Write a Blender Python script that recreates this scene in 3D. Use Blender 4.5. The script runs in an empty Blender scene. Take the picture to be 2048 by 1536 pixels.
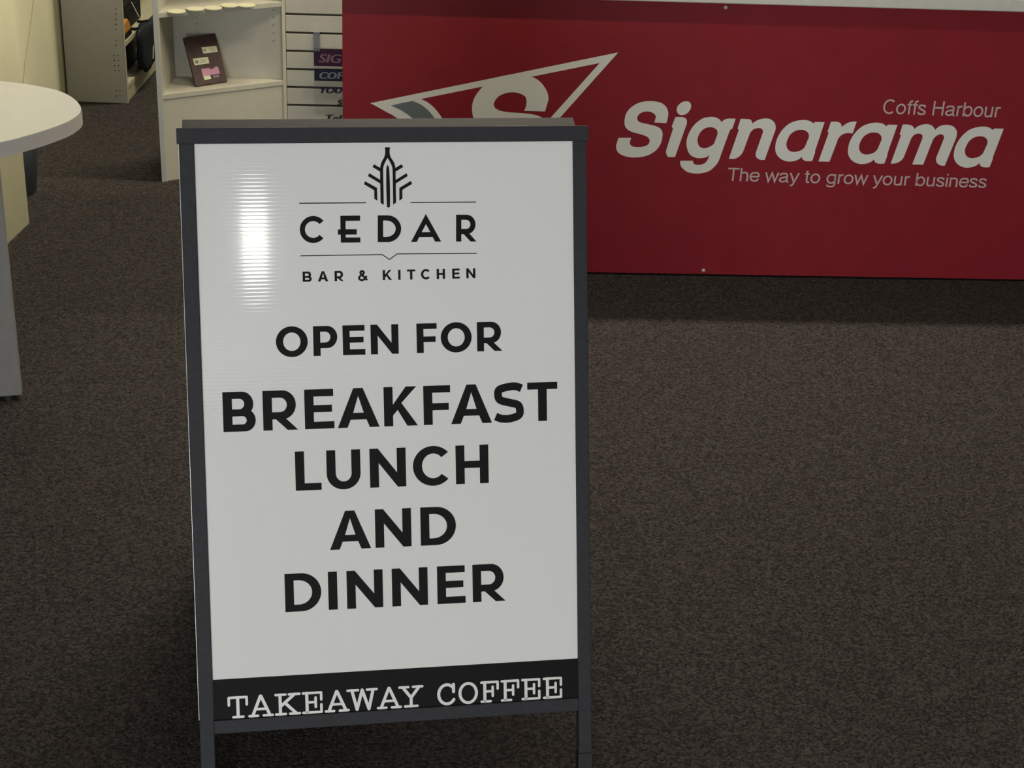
import bpy, bmesh, math, random
from math import sin, cos, tan, pi, radians, sqrt, atan2
from mathutils import Vector, Matrix
from mathutils.geometry import tessellate_polygon

random.seed(7)
S = bpy.context.scene
COL = S.collection

# ------------------------------------------------------------------ camera
FPX, PITCH, ROLL, CAMH = 3232.12, .4432, .0443, 1.6882
_f = Vector((0, cos(PITCH), -sin(PITCH))); _r0 = Vector((1, 0, 0)); _u0 = Vector((0, sin(PITCH), cos(PITCH)))
_r = cos(ROLL)*_r0 + sin(ROLL)*_u0
_u = -sin(ROLL)*_r0 + cos(ROLL)*_u0
CAMP = Vector((0, 0, CAMH))
cam_d = bpy.data.cameras.new('camera'); cam = bpy.data.objects.new('camera', cam_d); COL.objects.link(cam)
cam_d.sensor_width = 36; cam_d.lens = FPX/2048*36; cam_d.clip_start = .02
cam.matrix_world = Matrix(((_r.x, _u.x, -_f.x, 0), (_r.y, _u.y, -_f.y, 0), (_r.z, _u.z, -_f.z, CAMH), (0, 0, 0, 1)))
S.camera = cam

# ------------------------------------------------------------------ world, big lights, exposure
w = bpy.data.worlds.new('world'); S.world = w; w.use_nodes = True
w.node_tree.nodes['Background'].inputs[0].default_value = (.75, .85, 1, 1)
w.node_tree.nodes['Background'].inputs[1].default_value = .6
S.view_settings.view_transform = 'Standard'; S.view_settings.look = 'None'
S.view_settings.gamma = 1; S.view_settings.use_curve_mapping = False
S.view_settings.exposure = 0.0

def area(name, loc, rot, sx, sy, power, col):
    d = bpy.data.lights.new(name, 'AREA'); d.shape = 'RECTANGLE'; d.size = sx; d.size_y = sy; d.energy = power; d.color = col
    o = bpy.data.objects.new(name, d); COL.objects.link(o); o.location = loc; o.rotation_euler = rot
    return o
# daylight coming in through the shop window behind the photographer
DAY = area('window_front_offscreen', (-.9, -6.88, 1.4), (radians(90), 0, 0), 3.3, 2.1, 345, (.96, .98, 1))

# ------------------------------------------------------------------ pixel helpers (directions only; distances come from planes)
def ray(x, y): return _f + (x-1024)/FPX*_r - (y-768)/FPX*_u
def at_z(x, y, z):
    d = ray(x, y); return CAMP + d*((z-CAMH)/d.z)
def on_plane(x, y, P, n):
    d = ray(x, y); return CAMP + d*((Vector(P)-CAMP).dot(n)/d.dot(n))

# ------------------------------------------------------------------ object helpers
def tag(o, label=None, cat=None, group=None, kind=None):
    if label: o['label'] = label
    if cat: o['category'] = cat
    if group: o['group'] = group
    if kind: o['kind'] = kind
    return o
def thing(name, loc, label, cat, group=None, kind=None):
    o = bpy.data.objects.new(name, None); COL.objects.link(o); o.location = loc; o.empty_display_size = .05
    return tag(o, label, cat, group, kind)
def root_loc(o):
    v = Vector((0, 0, 0))
    while o is not None: v += o.location; o = o.parent
    return v
class MB:
    """collects geometry in world coordinates; build() links it as one mesh object"""
    def __init__(s): s.v = []; s.f = []; s.sm = []
    def add(s, vs, fs, smooth=False):
        k = len(s.v); s.v += [Vector(p) for p in vs]; s.f += [tuple(i+k for i in f) for f in fs]; s.sm += [smooth]*len(fs); return s
    def box(s, c, X, Y, Z):
        """c = corner, X Y Z = edge vectors"""
        c, X, Y, Z = Vector(c), Vector(X), Vector(Y), Vector(Z)
        vs = [c, c+X, c+X+Y, c+Y, c+Z, c+X+Z, c+X+Y+Z, c+Y+Z]
        fs = [(3, 2, 1, 0), (4, 5, 6, 7), (0, 1, 5, 4), (1, 2, 6, 5), (2, 3, 7, 6), (3, 0, 4, 7)]
        if X.cross(Y).dot(Z) < 0: fs = [f[::-1] for f in fs]
        return s.add(vs, fs)
    def aabb(s, x0, x1, y0, y1, z0, z1): return s.box((x0, y0, z0), (x1-x0, 0, 0), (0, y1-y0, 0), (0, 0, z1-z0))
    def prism(s, poly, ext, smooth=False):
        """closed polygon (list of Vector) swept by ext"""
        n = len(poly); e = Vector(ext); P = [Vector(p) for p in poly]
        nrm = Vector((0, 0, 0))
        for i in range(n): nrm += P[i].cross(P[(i+1) % n])
        if nrm.dot(e) > 0: P = P[::-1]
        vs = P+[p+e for p in P]
        s.add(vs, [tuple(range(n)), tuple(range(2*n-1, n-1, -1))])
        k = len(s.v)-2*n
        for i in range(n):
            j = (i+1) % n; s.f.append((k+j, k+i, k+n+i, k+n+j)); s.sm.append(smooth)
        return s
    def cyl(s, a, b, r, n=16, r2=None, cap=True):
        a, b = Vector(a), Vector(b); d = (b-a).normalized(); r2 = r if r2 is None else r2
        u = d.orthogonal().normalized(); v = d.cross(u)
        vs = [a+r*(cos(2*pi*i/n)*u+sin(2*pi*i/n)*v) for i in range(n)]+[b+r2*(cos(2*pi*i/n)*u+sin(2*pi*i/n)*v) for i in range(n)]
        s.add(vs, [(i, (i+1) % n, n+(i+1) % n, n+i) for i in range(n)], True)
        if cap: s.add(vs, [tuple(range(n))[::-1], tuple(range(n, 2*n))])
        return s
    def tube(s, pts, r, n=8):
        for a, b in zip(pts[:-1], pts[1:]): s.cyl(a, b, r, n)
        return s
    def dome(s, c, nrm, r, h, n=12, m=4):
        c, d = Vector(c), Vector(nrm).normalized(); u = d.orthogonal().normalized(); v = d.cross(u); vs = []
        for j in range(m):
            t = j/m*pi/2
            vs += [c+d*(h*sin(t))+r*cos(t)*(cos(2*pi*i/n)*u+sin(2*pi*i/n)*v) for i in range(n)]
        vs.append(c+d*h); fs = []
        for j in range(m-1): fs += [(j*n+i, j*n+(i+1) % n, (j+1)*n+(i+1) % n, (j+1)*n+i) for i in range(n)]
        fs += [((m-1)*n+i, (m-1)*n+(i+1) % n, m*n) for i in range(n)]
        return s.add(vs, fs, True)
    def fill(s, loops):
        """flat region: first loop outer, others holes (lists of Vector)"""
        flat = [p for l in loops for p in l]
        tris = tessellate_polygon([[Vector(p) for p in l] for l in loops])
        return s.add(flat, [tuple(t) for t in tris])
    def face_to(s, n):
        """flip faces so that they look along n"""
        n = Vector(n)
        for i, f in enumerate(s.f):
            a, b, c = s.v[f[0]], s.v[f[1]], s.v[f[2]]
            if (b-a).cross(c-a).dot(n) < 0: s.f[i] = tuple(f[::-1])
        return s
    def build(s, name, mat, parent=None, bevel=0, seg=2):
        off = root_loc(parent) if parent else Vector((0, 0, 0))
        if parent is None and s.v:
            lo = [min(p[k] for p in s.v) for k in range(3)]; hi = [max(p[k] for p in s.v) for k in range(3)]
            off = Vector(((lo[0]+hi[0])/2, (lo[1]+hi[1])/2, lo[2]))
        me = bpy.data.meshes.new(name); me.from_pydata([p-off for p in s.v], [], s.f)
        me.polygons.foreach_set('use_smooth', s.sm); me.materials.append(mat); me.update()
        o = bpy.data.objects.new(name, me); COL.objects.link(o)
        if parent: o.parent = parent
        else: o.location = off
        if bevel:
            b = o.modifiers.new('bevel', 'BEVEL'); b.width = bevel; b.segments = seg; b.limit_method = 'ANGLE'; b.angle_limit = radians(40)
        return o

# ------------------------------------------------------------------ materials
def lin(r, g, b):
    f = lambda c: (c/255)/12.92 if c/255 <= .04045 else ((c/255+.055)/1.055)**2.4
    return (f(r), f(g), f(b), 1)
def mat(name, col, rough=.5, spec=.5, metal=0, var=.0, scale=30, bump=0, bscale=200):
    m = bpy.data.materials.new(name); m.use_nodes = True; nt = m.node_tree; b = nt.nodes['Principled BSDF']
    c = col if len(col) == 4 else (*col, 1)
    b.inputs['Base Color'].default_value = c; b.inputs['Roughness'].default_value = rough
    b.inputs['Specular IOR Level'].default_value = spec; b.inputs['Metallic'].default_value = metal
    geo = nt.nodes.new('ShaderNodeNewGeometry')
    if var:
        nz = nt.nodes.new('ShaderNodeTexNoise'); nz.inputs['Scale'].default_value = scale; nz.inputs['Detail'].default_value = 4
        nt.links.new(geo.outputs['Position'], nz.inputs['Vector'])
        r = nt.nodes.new('ShaderNodeValToRGB')
        r.color_ramp.elements[0].position = .3; r.color_ramp.elements[1].position = .7
        r.color_ramp.elements[0].color = (c[0]*(1-var), c[1]*(1-var), c[2]*(1-var), 1)
        r.color_ramp.elements[1].color = (min(1, c[0]*(1+var)), min(1, c[1]*(1+var)), min(1, c[2]*(1+var)), 1)
        nt.links.new(nz.outputs['Fac'], r.inputs['Fac']); nt.links.new(r.outputs['Color'], b.inputs['Base Color'])
    if bump:
        n2 = nt.nodes.new('ShaderNodeTexNoise'); n2.inputs['Scale'].default_value = bscale; n2.inputs['Detail'].default_value = 3
        nt.links.new(geo.outputs['Position'], n2.inputs['Vector'])
        bp = nt.nodes.new('ShaderNodeBump'); bp.inputs['Strength'].default_value = bump; bp.inputs['Distance'].default_value = .002
        nt.links.new(n2.outputs['Fac'], bp.inputs['Height']); nt.links.new(bp.outputs['Normal'], b.inputs['Normal'])
    return m
def emit(name, col, s):
    m = bpy.data.materials.new(name); m.use_nodes = True; nt = m.node_tree; nt.nodes.clear()
    e = nt.nodes.new('ShaderNodeEmission'); e.inputs[0].default_value = (*col, 1); e.inputs[1].default_value = s
    o = nt.nodes.new('ShaderNodeOutputMaterial'); nt.links.new(e.outputs[0], o.inputs[0]); return m
def glass(name, tint=(1, 1, 1), mixf=.12, rough=.05):
    m = bpy.data.materials.new(name); m.use_nodes = True; nt = m.node_tree; nt.nodes.clear()
    t = nt.nodes.new('ShaderNodeBsdfTransparent'); t.inputs[0].default_value = (*tint, 1)
    g = nt.nodes.new('ShaderNodeBsdfGlossy'); g.inputs['Roughness'].default_value = rough
    mx = nt.nodes.new('ShaderNodeMixShader'); mx.inputs[0].default_value = mixf
    o = nt.nodes.new('ShaderNodeOutputMaterial')
    nt.links.new(t.outputs[0], mx.inputs[1]); nt.links.new(g.outputs[0], mx.inputs[2]); nt.links.new(mx.outputs[0], o.inputs[0]); return m
def carpet_mat():
    m = bpy.data.materials.new('loop_pile_carpet'); m.use_nodes = True; nt = m.node_tree; b = nt.nodes['Principled BSDF']
    geo = nt.nodes.new('ShaderNodeNewGeometry')
    v = nt.nodes.new('ShaderNodeTexVoronoi'); v.inputs['Scale'].default_value = 215; v.inputs['Randomness'].default_value = .8
    nt.links.new(geo.outputs['Position'], v.inputs['Vector'])
    # each loop has its own shade of yarn
    sep = nt.nodes.new('ShaderNodeSeparateColor'); nt.links.new(v.outputs['Color'], sep.inputs[0])
    r = nt.nodes.new('ShaderNodeValToRGB'); e = r.color_ramp.elements
    e[0].position = 0; e[0].color = (.013, .012, .011, 1); e[1].position = 1; e[1].color = (.064, .057, .054, 1)
    k = e.new(.55); k.color = (.035, .0315, .0298, 1)
    nt.links.new(sep.outputs[0], r.inputs['Fac'])
    # faint larger mottling of yarn tints
    n = nt.nodes.new('ShaderNodeTexNoise'); n.inputs['Scale'].default_value = 22; n.inputs['Detail'].default_value = 3
    nt.links.new(geo.outputs['Position'], n.inputs['Vector'])
    r2 = nt.nodes.new('ShaderNodeValToRGB'); q = r2.color_ramp.elements
    q[0].position = .35; q[0].color = (.96, .98, .99, 1); q[1].position = .65; q[1].color = (1.05, .96, 1.02, 1)
    nt.links.new(n.outputs['Fac'], r2.inputs['Fac'])
    mx = nt.nodes.new('ShaderNodeMix'); mx.data_type = 'RGBA'; mx.blend_type = 'MULTIPLY'; mx.inputs['Factor'].default_value = 1
    nt.links.new(r.outputs['Color'], mx.inputs['A']); nt.links.new(r2.outputs['Color'], mx.inputs['B'])
    nt.links.new(mx.outputs['Result'], b.inputs['Base Color'])
    bp = nt.nodes.new('ShaderNodeBump'); bp.invert = True; bp.inputs['Strength'].default_value = .9; bp.inputs['Distance'].default_value = .004
    nt.links.new(v.outputs['Distance'], bp.inputs['Height']); nt.links.new(bp.outputs['Normal'], b.inputs['Normal'])
    b.inputs['Roughness'].default_value = .95; b.inputs['Specular IOR Level'].default_value = .15
    return m
M = {}
M['carpet'] = carpet_mat()
M['frame'] = mat('black_powder_coat', (.031, .032, .037), .62, .25, 0, .12, 120, .15, 900)
M['foot'] = mat('black_plastic', (.008, .008, .008), .6)
M['ink'] = mat('black_vinyl', (.0085, .008, .0085), .6, .12, 0, .1, 80)
M['printwhite'] = mat('white_vinyl', (.80, .80, .77), .4)
M['signback'] = mat('plain_corflute', (.78, .78, .77), .35)
M['red'] = mat('red_print', (.215, .0125, .021), .45, .2, 0, .06, 14)
M['logowhite'] = mat('pale_grey_vinyl', (.66, .665, .625), .45, .25)
M['logogrey'] = mat('slate_vinyl', (.115, .135, .145), .45)
M['pinktext'] = mat('pale_pink_vinyl', (.50, .41, .395), .45, .25)
M['screw'] = mat('screw_cap', (.5, .42, .36), .4)
M['counter'] = mat('counter_laminate', (.55, .55, .50), .4, .5, 0, .04, 40)
M['slat'] = mat('slatwall_laminate', (.40, .38, .32), .5, .4, 0, .05, 25)
M['shelf'] = mat('white_melamine', (.40, .38, .31), .45, .5, 0, .04, 30)
M['shelfedge'] = mat('edge_strip', (.33, .345, .335), .4)
M['unit'] = mat('grey_melamine', (.40, .395, .37), .5, .4, 0, .05, 30)
M['wall'] = mat('cream_paint', (.66, .64, .46), .6, .3, 0, .03, 6)
M['wallplain'] = mat('off_white_paint', (.62, .60, .52), .7, .3, 0, .03, 6)
M['ceil'] = mat('ceiling_tile', (.62, .61, .57), .8, .2, 0, .03, 12)
M['table'] = mat('white_table_laminate', (.46, .465, .45), .35, .5, 0, .02, 30)
M['tabedge'] = mat('grey_edge_band', (.37, .355, .345), .45)
M['leg'] = mat('grey_laminate', (.20, .195, .185), .5, .4, 0, .05, 40)
M['cab'] = mat('cream_laminate', (.36, .345, .24), .5, .4, 0, .03, 30)
M['bin'] = mat('navy_plastic', (.012, .016, .024), .5)
M['book'] = mat('brown_leatherette', (.050, .024, .022), .5, .4, 0, .15, 90, .2, 700)
M['card'] = mat('cream_card', (.62, .60, .42), .6)
M['cardtext'] = mat('card_print', (.30, .29, .20), .6)
M['pink'] = mat('pink_card', (.50, .24, .32), .6)
M['lilac'] = mat('lilac_card', (.20, .15, .19), .6)
M['disc'] = mat('cream_disc', (.58, .56, .38), .5)
M['purple'] = mat('purple_print', (.030, .009, .030), .6, .15)
M['navy'] = mat('navy_print', (.010, .012, .034), .6, .15)
M['mauve'] = mat('mauve_print', (.16, .085, .12), .6, .2)
M['greytext'] = mat('grey_print', (.15, .165, .18), .6, .2)
M['acrylic'] = glass('clear_acrylic', (.985, .99, .985), .03)
M['bracket'] = glass('cloudy_acrylic', (.62, .66, .66), .25, .25)
M['case'] = mat('black_case', (.007, .007, .007), .6, .15)
M['orange'] = mat('orange_plastic', (.45, .20, .03), .45)
M['strap'] = mat('pale_strap', (.50, .47, .38), .6)
M['bag'] = mat('navy_nylon', (.011, .014, .019), .6, .2, 0, .2, 60, .3, 120)
M['cable'] = mat('grey_cable', (.32, .30, .20), .5)
M['metal'] = mat('brushed_metal', (.5, .5, .5), .35, .5, .9)
M['tubeon'] = emit('lit_diffuser', (1, .93, .76), 3.0)
M['glasspane'] = glass('window_glass', (.95, .98, 1), .08, .02)
M['winframe'] = mat('aluminium_frame', (.45, .45, .45), .4, .5, .6)
def corflute_mat(origin, dn):
    """white fluted plastic: horizontal ribs 6 mm apart catch the light in thin lines"""
    m = mat('white_corflute', (.85, .845, .835), .05, .5); nt = m.node_tree; b = nt.nodes['Principled BSDF']
    geo = nt.nodes.new('ShaderNodeNewGeometry')
    d = nt.nodes.new('ShaderNodeVectorMath'); d.operation = 'DOT_PRODUCT'; d.inputs[1].default_value = dn
    nt.links.new(geo.outputs['Position'], d.inputs[0])
    k = nt.nodes.new('ShaderNodeMath'); k.operation = 'MULTIPLY'; k.inputs[1].default_value = 2*pi/.0058
    nt.links.new(d.outputs['Value'], k.inputs[0])
    s = nt.nodes.new('ShaderNodeMath'); s.operation = 'SINE'; nt.links.new(k.outputs[0], s.inputs[0])
    n = nt.nodes.new('ShaderNodeTexNoise'); n.noise_dimensions = '1D'; n.inputs['Scale'].default_value = 60; n.inputs['Detail'].default_value = 2
    nt.links.new(d.outputs['Value'], n.inputs['W'])
    a = nt.nodes.new('ShaderNodeMath'); a.operation = 'MULTIPLY_ADD'; a.inputs[1].default_value = .8
    h1 = nt.nodes.new('ShaderNodeMath'); h1.operation = 'MULTIPLY_ADD'; h1.inputs[1].default_value = .5; h1.inputs[2].default_value = .5
    nt.links.new(s.outputs[0], h1.inputs[0])
    h3 = nt.nodes.new('ShaderNodeMath'); h3.operation = 'POWER'; h3.inputs[1].default_value = 2.2; nt.links.new(h1.outputs[0], h3.inputs[0])
    nt.links.new(n.outputs['Fac'], a.inputs[0]); nt.links.new(h3.outputs[0], a.inputs[2])
    bp = nt.nodes.new('ShaderNodeBump'); bp.inputs['Strength'].default_value = 1; bp.inputs['Distance'].default_value = .000020
    nt.links.new(a.outputs[0], bp.inputs['Height']); nt.links.new(bp.outputs['Normal'], b.inputs['Normal'])
    return m

def drill(panel_o, spots, nrm, r, depth, mt, root):
    """cut round holes into a panel and line each with a small open cup"""
    nrm = Vector(nrm).normalized(); cut = MB()
    for P in spots: cut.cyl(P-nrm*depth, P+nrm*.003, r, 12)
    c = cut.build('cutter', mt); m = panel_o.modifiers.new('holes', 'BOOLEAN'); m.operation = 'DIFFERENCE'; m.object = c; m.solver = 'EXACT'
    bpy.context.view_layer.update()
    me = bpy.data.meshes.new_from_object(panel_o.evaluated_get(bpy.context.evaluated_depsgraph_get()))
    panel_o.modifiers.clear(); panel_o.data = me; bpy.data.objects.remove(c)
    u = nrm.orthogonal().normalized(); v = nrm.cross(u); n = 12
    for P in spots:
        k = MB(); vs = []
        for q, d in ((r*.93, .0002), (r*.93, -depth), (r*1.0, -depth-.0006), (r*1.0, .0002)):
            vs += [P+nrm*d+q*(cos(2*pi*i/n)*u+sin(2*pi*i/n)*v) for i in range(n)]
        k.add(vs, [(a*n+i, a*n+(i+1) % n, ((a+1) % 4)*n+(i+1) % n, ((a+1) % 4)*n+i) for a in (0, 2, 3) for i in range(n)], True)
        k.add(vs[n:2*n], [tuple(range(n))]); k.build('peg_hole', mt, root)

# ------------------------------------------------------------------ room shell
XL, XR, YF, YB, HC = -4.2, 4.2, -7.0, 8.6, 2.7
def struct(o, label): return tag(o, label, None, None, 'structure')
struct(MB().aabb(XL, XR, YF, YB, -.06, 0).build('floor', M['carpet']), 'dark grey-brown loop pile carpet floor')
struct(MB().aabb(XL, XR, YF, YB, HC, HC+.06).build('ceiling', M['ceil']), 'off-white ceiling')
struct(MB().aabb(XL-.1, XL, YF, YB, 0, HC).build('wall_side', M['wallplain']), 'off-white outer side wall')
struct(MB().aabb(XR, XR+.1, YF, YB, 0, HC).build('wall_right', M['wallplain']), 'off-white right side wall')
struct(MB().aabb(XL, XR, YB, YB+.1, 0, HC).build('wall_rear', M['wallplain']), 'off-white rear wall')
# cream partition on the left that the narrow shelving stands against
struct(MB().aabb(-1.80, -1.70, 4.55, YB, 0, HC).build('wall_left', M['wall']), 'cream painted partition wall behind the grey shelving')
# shop front behind the photographer, with a wide window
wf = MB()
WX0, WX1, WZ0, WZ1 = -2.6, .8, .3, 2.5
wf.aabb(XL, WX0, YF-.1, YF, 0, HC); wf.aabb(WX1, XR, YF-.1, YF, 0, HC)
wf.aabb(WX0, WX1, YF-.1, YF, 0, WZ0); wf.aabb(WX0, WX1, YF-.1, YF, WZ1, HC)
struct(wf.build('wall_front', M['wallplain']), 'off-white shop front wall with a wide window')
wn = thing('window_1', (-.9, YF, WZ0), 'wide aluminium framed shop window', None, None, 'structure')
fr = MB()
for x in (WX0, -1.48, -.36, WX1-.04): fr.aabb(x, x+.04, YF-.08, YF-.02, WZ0, WZ1)
fr.aabb(WX0, WX1, YF-.08, YF-.02, WZ0, WZ0+.04); fr.aabb(WX0, WX1, YF-.08, YF-.02, WZ1-.04, WZ1)
fr.build('window_frame', M['winframe'], wn)
for a, b in ((WX0+.04, -1.48), (-1.44, -.36), (-.32, WX1-.04)):
    MB().aabb(a, b, YF-.055, YF-.049, WZ0+.04, WZ1-.04).build('pane', M['glasspane'], wn)

# ------------------------------------------------------------------ ceiling lamps
def batten(x, y, rz, power, label, lname, col=(1, .90, .70), L=1.2):
    t = thing('ceiling_light', (x, y, HC), label, 'ceiling light')
    c, s = cos(rz), sin(rz); X = Vector((c, s, 0)); Y = Vector((-s, c, 0)); P = Vector((x, y, HC))
    MB().box(P-X*L/2-Y*.06+Vector((0, 0, -.05)), X*L, Y*.12, (0, 0, .05)).build('lamp_body', M['ceil'], t, .004)
    df = MB(); n = 10
    prof = [(-.05+.1*i/n, -.05-.045*sin(pi*i/n)) for i in range(n+1)]
    df.prism([P-X*L/2+Y*a+Vector((0, 0, b)) for a, b in prof], X*L, True)
    df.build('diffuser', M['tubeon'], t)
    l = area(lname, (0, 0, 0), (0, 0, rz), L, .09, power, col); l.parent = t; l.location = (0, 0, -.11)
    return t
# the row whose light throws the counter's shadow forwards over the carpet
LA = batten(-.1, 4.92, .0752, 43, 'lit batten light over the end of the red counter beside the display shelf', 'lamp_counter_end_offscreen')
LE = batten(1.45, 5.04, .0752, 42, 'lit batten light over the far stretch of the red counter', 'lamp_counter_far_offscreen')
LB = batten(-.2, 3.45, .0752, 26, 'lit batten light over the carpet between sandwich board and red counter', 'lamp_carpet_offscreen')
LC = batten(-.4, 6.15, .0752, 68, 'lit batten light in the back room behind the slatted wall', 'lamp_back_room_offscreen')
# the lamp mirrored as a bright upright streak in the ribbed sign panel
LF = batten(.54, -2.92, .172+pi/2, 12, 'lit batten light near the shop window, mirrored in the sign panel', 'lamp_shop_front_offscreen', (1, .97, .93), 1.0)

# ------------------------------------------------------------------ 2-D lettering tools
def smooth(pts, k=7):
    """closed outline through points; (x, y, 1) marks a corner, the rest are curved"""
    n = len(pts); out = []
    P = [(float(p[0]), float(p[1])) for p in pts]; C = [len(p) > 2 for p in pts]
    for i in range(n):
        j = (i+1) % n; p1, p2 = P[i], P[j]
        if C[i] and C[j]: out.append(p1); continue
        p0 = P[i-1] if not C[i] else None; p3 = P[(j+1) % n] if not C[j] else None
        d = math.dist(p1, p2)
        def tan_(a, b, c):
            L = math.dist(a, c) or 1; return ((c[0]-a[0])/L*d, (c[1]-a[1])/L*d)
        m1 = tan_(p0, p1, p2) if p0 else None
        m2 = tan_(p1, p2, p3) if p3 else None
        if m1 is None: m1 = (2*(p2[0]-p1[0])-m2[0], 2*(p2[1]-p1[1])-m2[1]); L = math.hypot(*m1) or 1; m1 = (m1[0]/L*d, m1[1]/L*d)
        if m2 is None: m2 = (2*(p2[0]-p1[0])-m1[0], 2*(p2[1]-p1[1])-m1[1]); L = math.hypot(*m2) or 1; m2 = (m2[0]/L*d, m2[1]/L*d)
        for q in range(k):
            t = q/k; a = 2*t**3-3*t*t+1; b = t**3-2*t*t+t; c = -2*t**3+3*t*t; e = t**3-t*t
            out.append((a*p1[0]+b*m1[0]+c*p2[0]+e*m2[0], a*p1[1]+b*m1[1]+c*p2[1]+e*m2[1]))
    return out
def arc(cx, cy, rx, ry, a0, a1, n=24):
    return [(cx+rx*cos(radians(a0+(a1-a0)*i/n)), cy+ry*sin(radians(a0+(a1-a0)*i/n))) for i in range(n+1)]
def ring(cx, cy, ro, ri, a0, a1, n=30):
    return [arc(cx, cy, ro[0], ro[1], a0, a1, n)+arc(cx, cy, ri[0], ri[1], a1, a0, n)]
def stroke(path, wd, round_=False):
    """polyline with width -> one closed outline (mitred)"""
    n = len(path); L, R = [], []
    for i in range(n):
        a = path[max(0, i-1)]; b = path[min(n-1, i+1)]; p = path[i]
        def nor(u, v):
            d = math.dist(u, v) or 1; return (-(v[1]-u[1])/d, (v[0]-u[0])/d)
        if 0 < i < n-1:
            n1, n2 = nor(a, p), nor(p, b); mx, my = n1[0]+n2[0], n1[1]+n2[1]; q = math.hypot(mx, my) or 1
            mx, my = mx/q, my/q; k = 1/max(.35, mx*n1[0]+my*n1[1])
        else: mx, my = nor(a, b); k = 1
        L.append((p[0]+mx*k*wd/2, p[1]+my*k*wd/2)); R.append((p[0]-mx*k*wd/2, p[1]-my*k*wd/2))
    if round_:
        def cap(p, q):   # half circle beyond p, coming from q
            t = atan2(p[1]-q[1], p[0]-q[0]); return [(p[0]+wd/2*cos(t+radians(x)), p[1]+wd/2*sin(t+radians(x))) for x in (60, 30, 0, -30, -60)]
        return L+cap(path[-1], path[-2])+R[::-1]+cap(path[0], path[1])
    return L+R[::-1]
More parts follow.
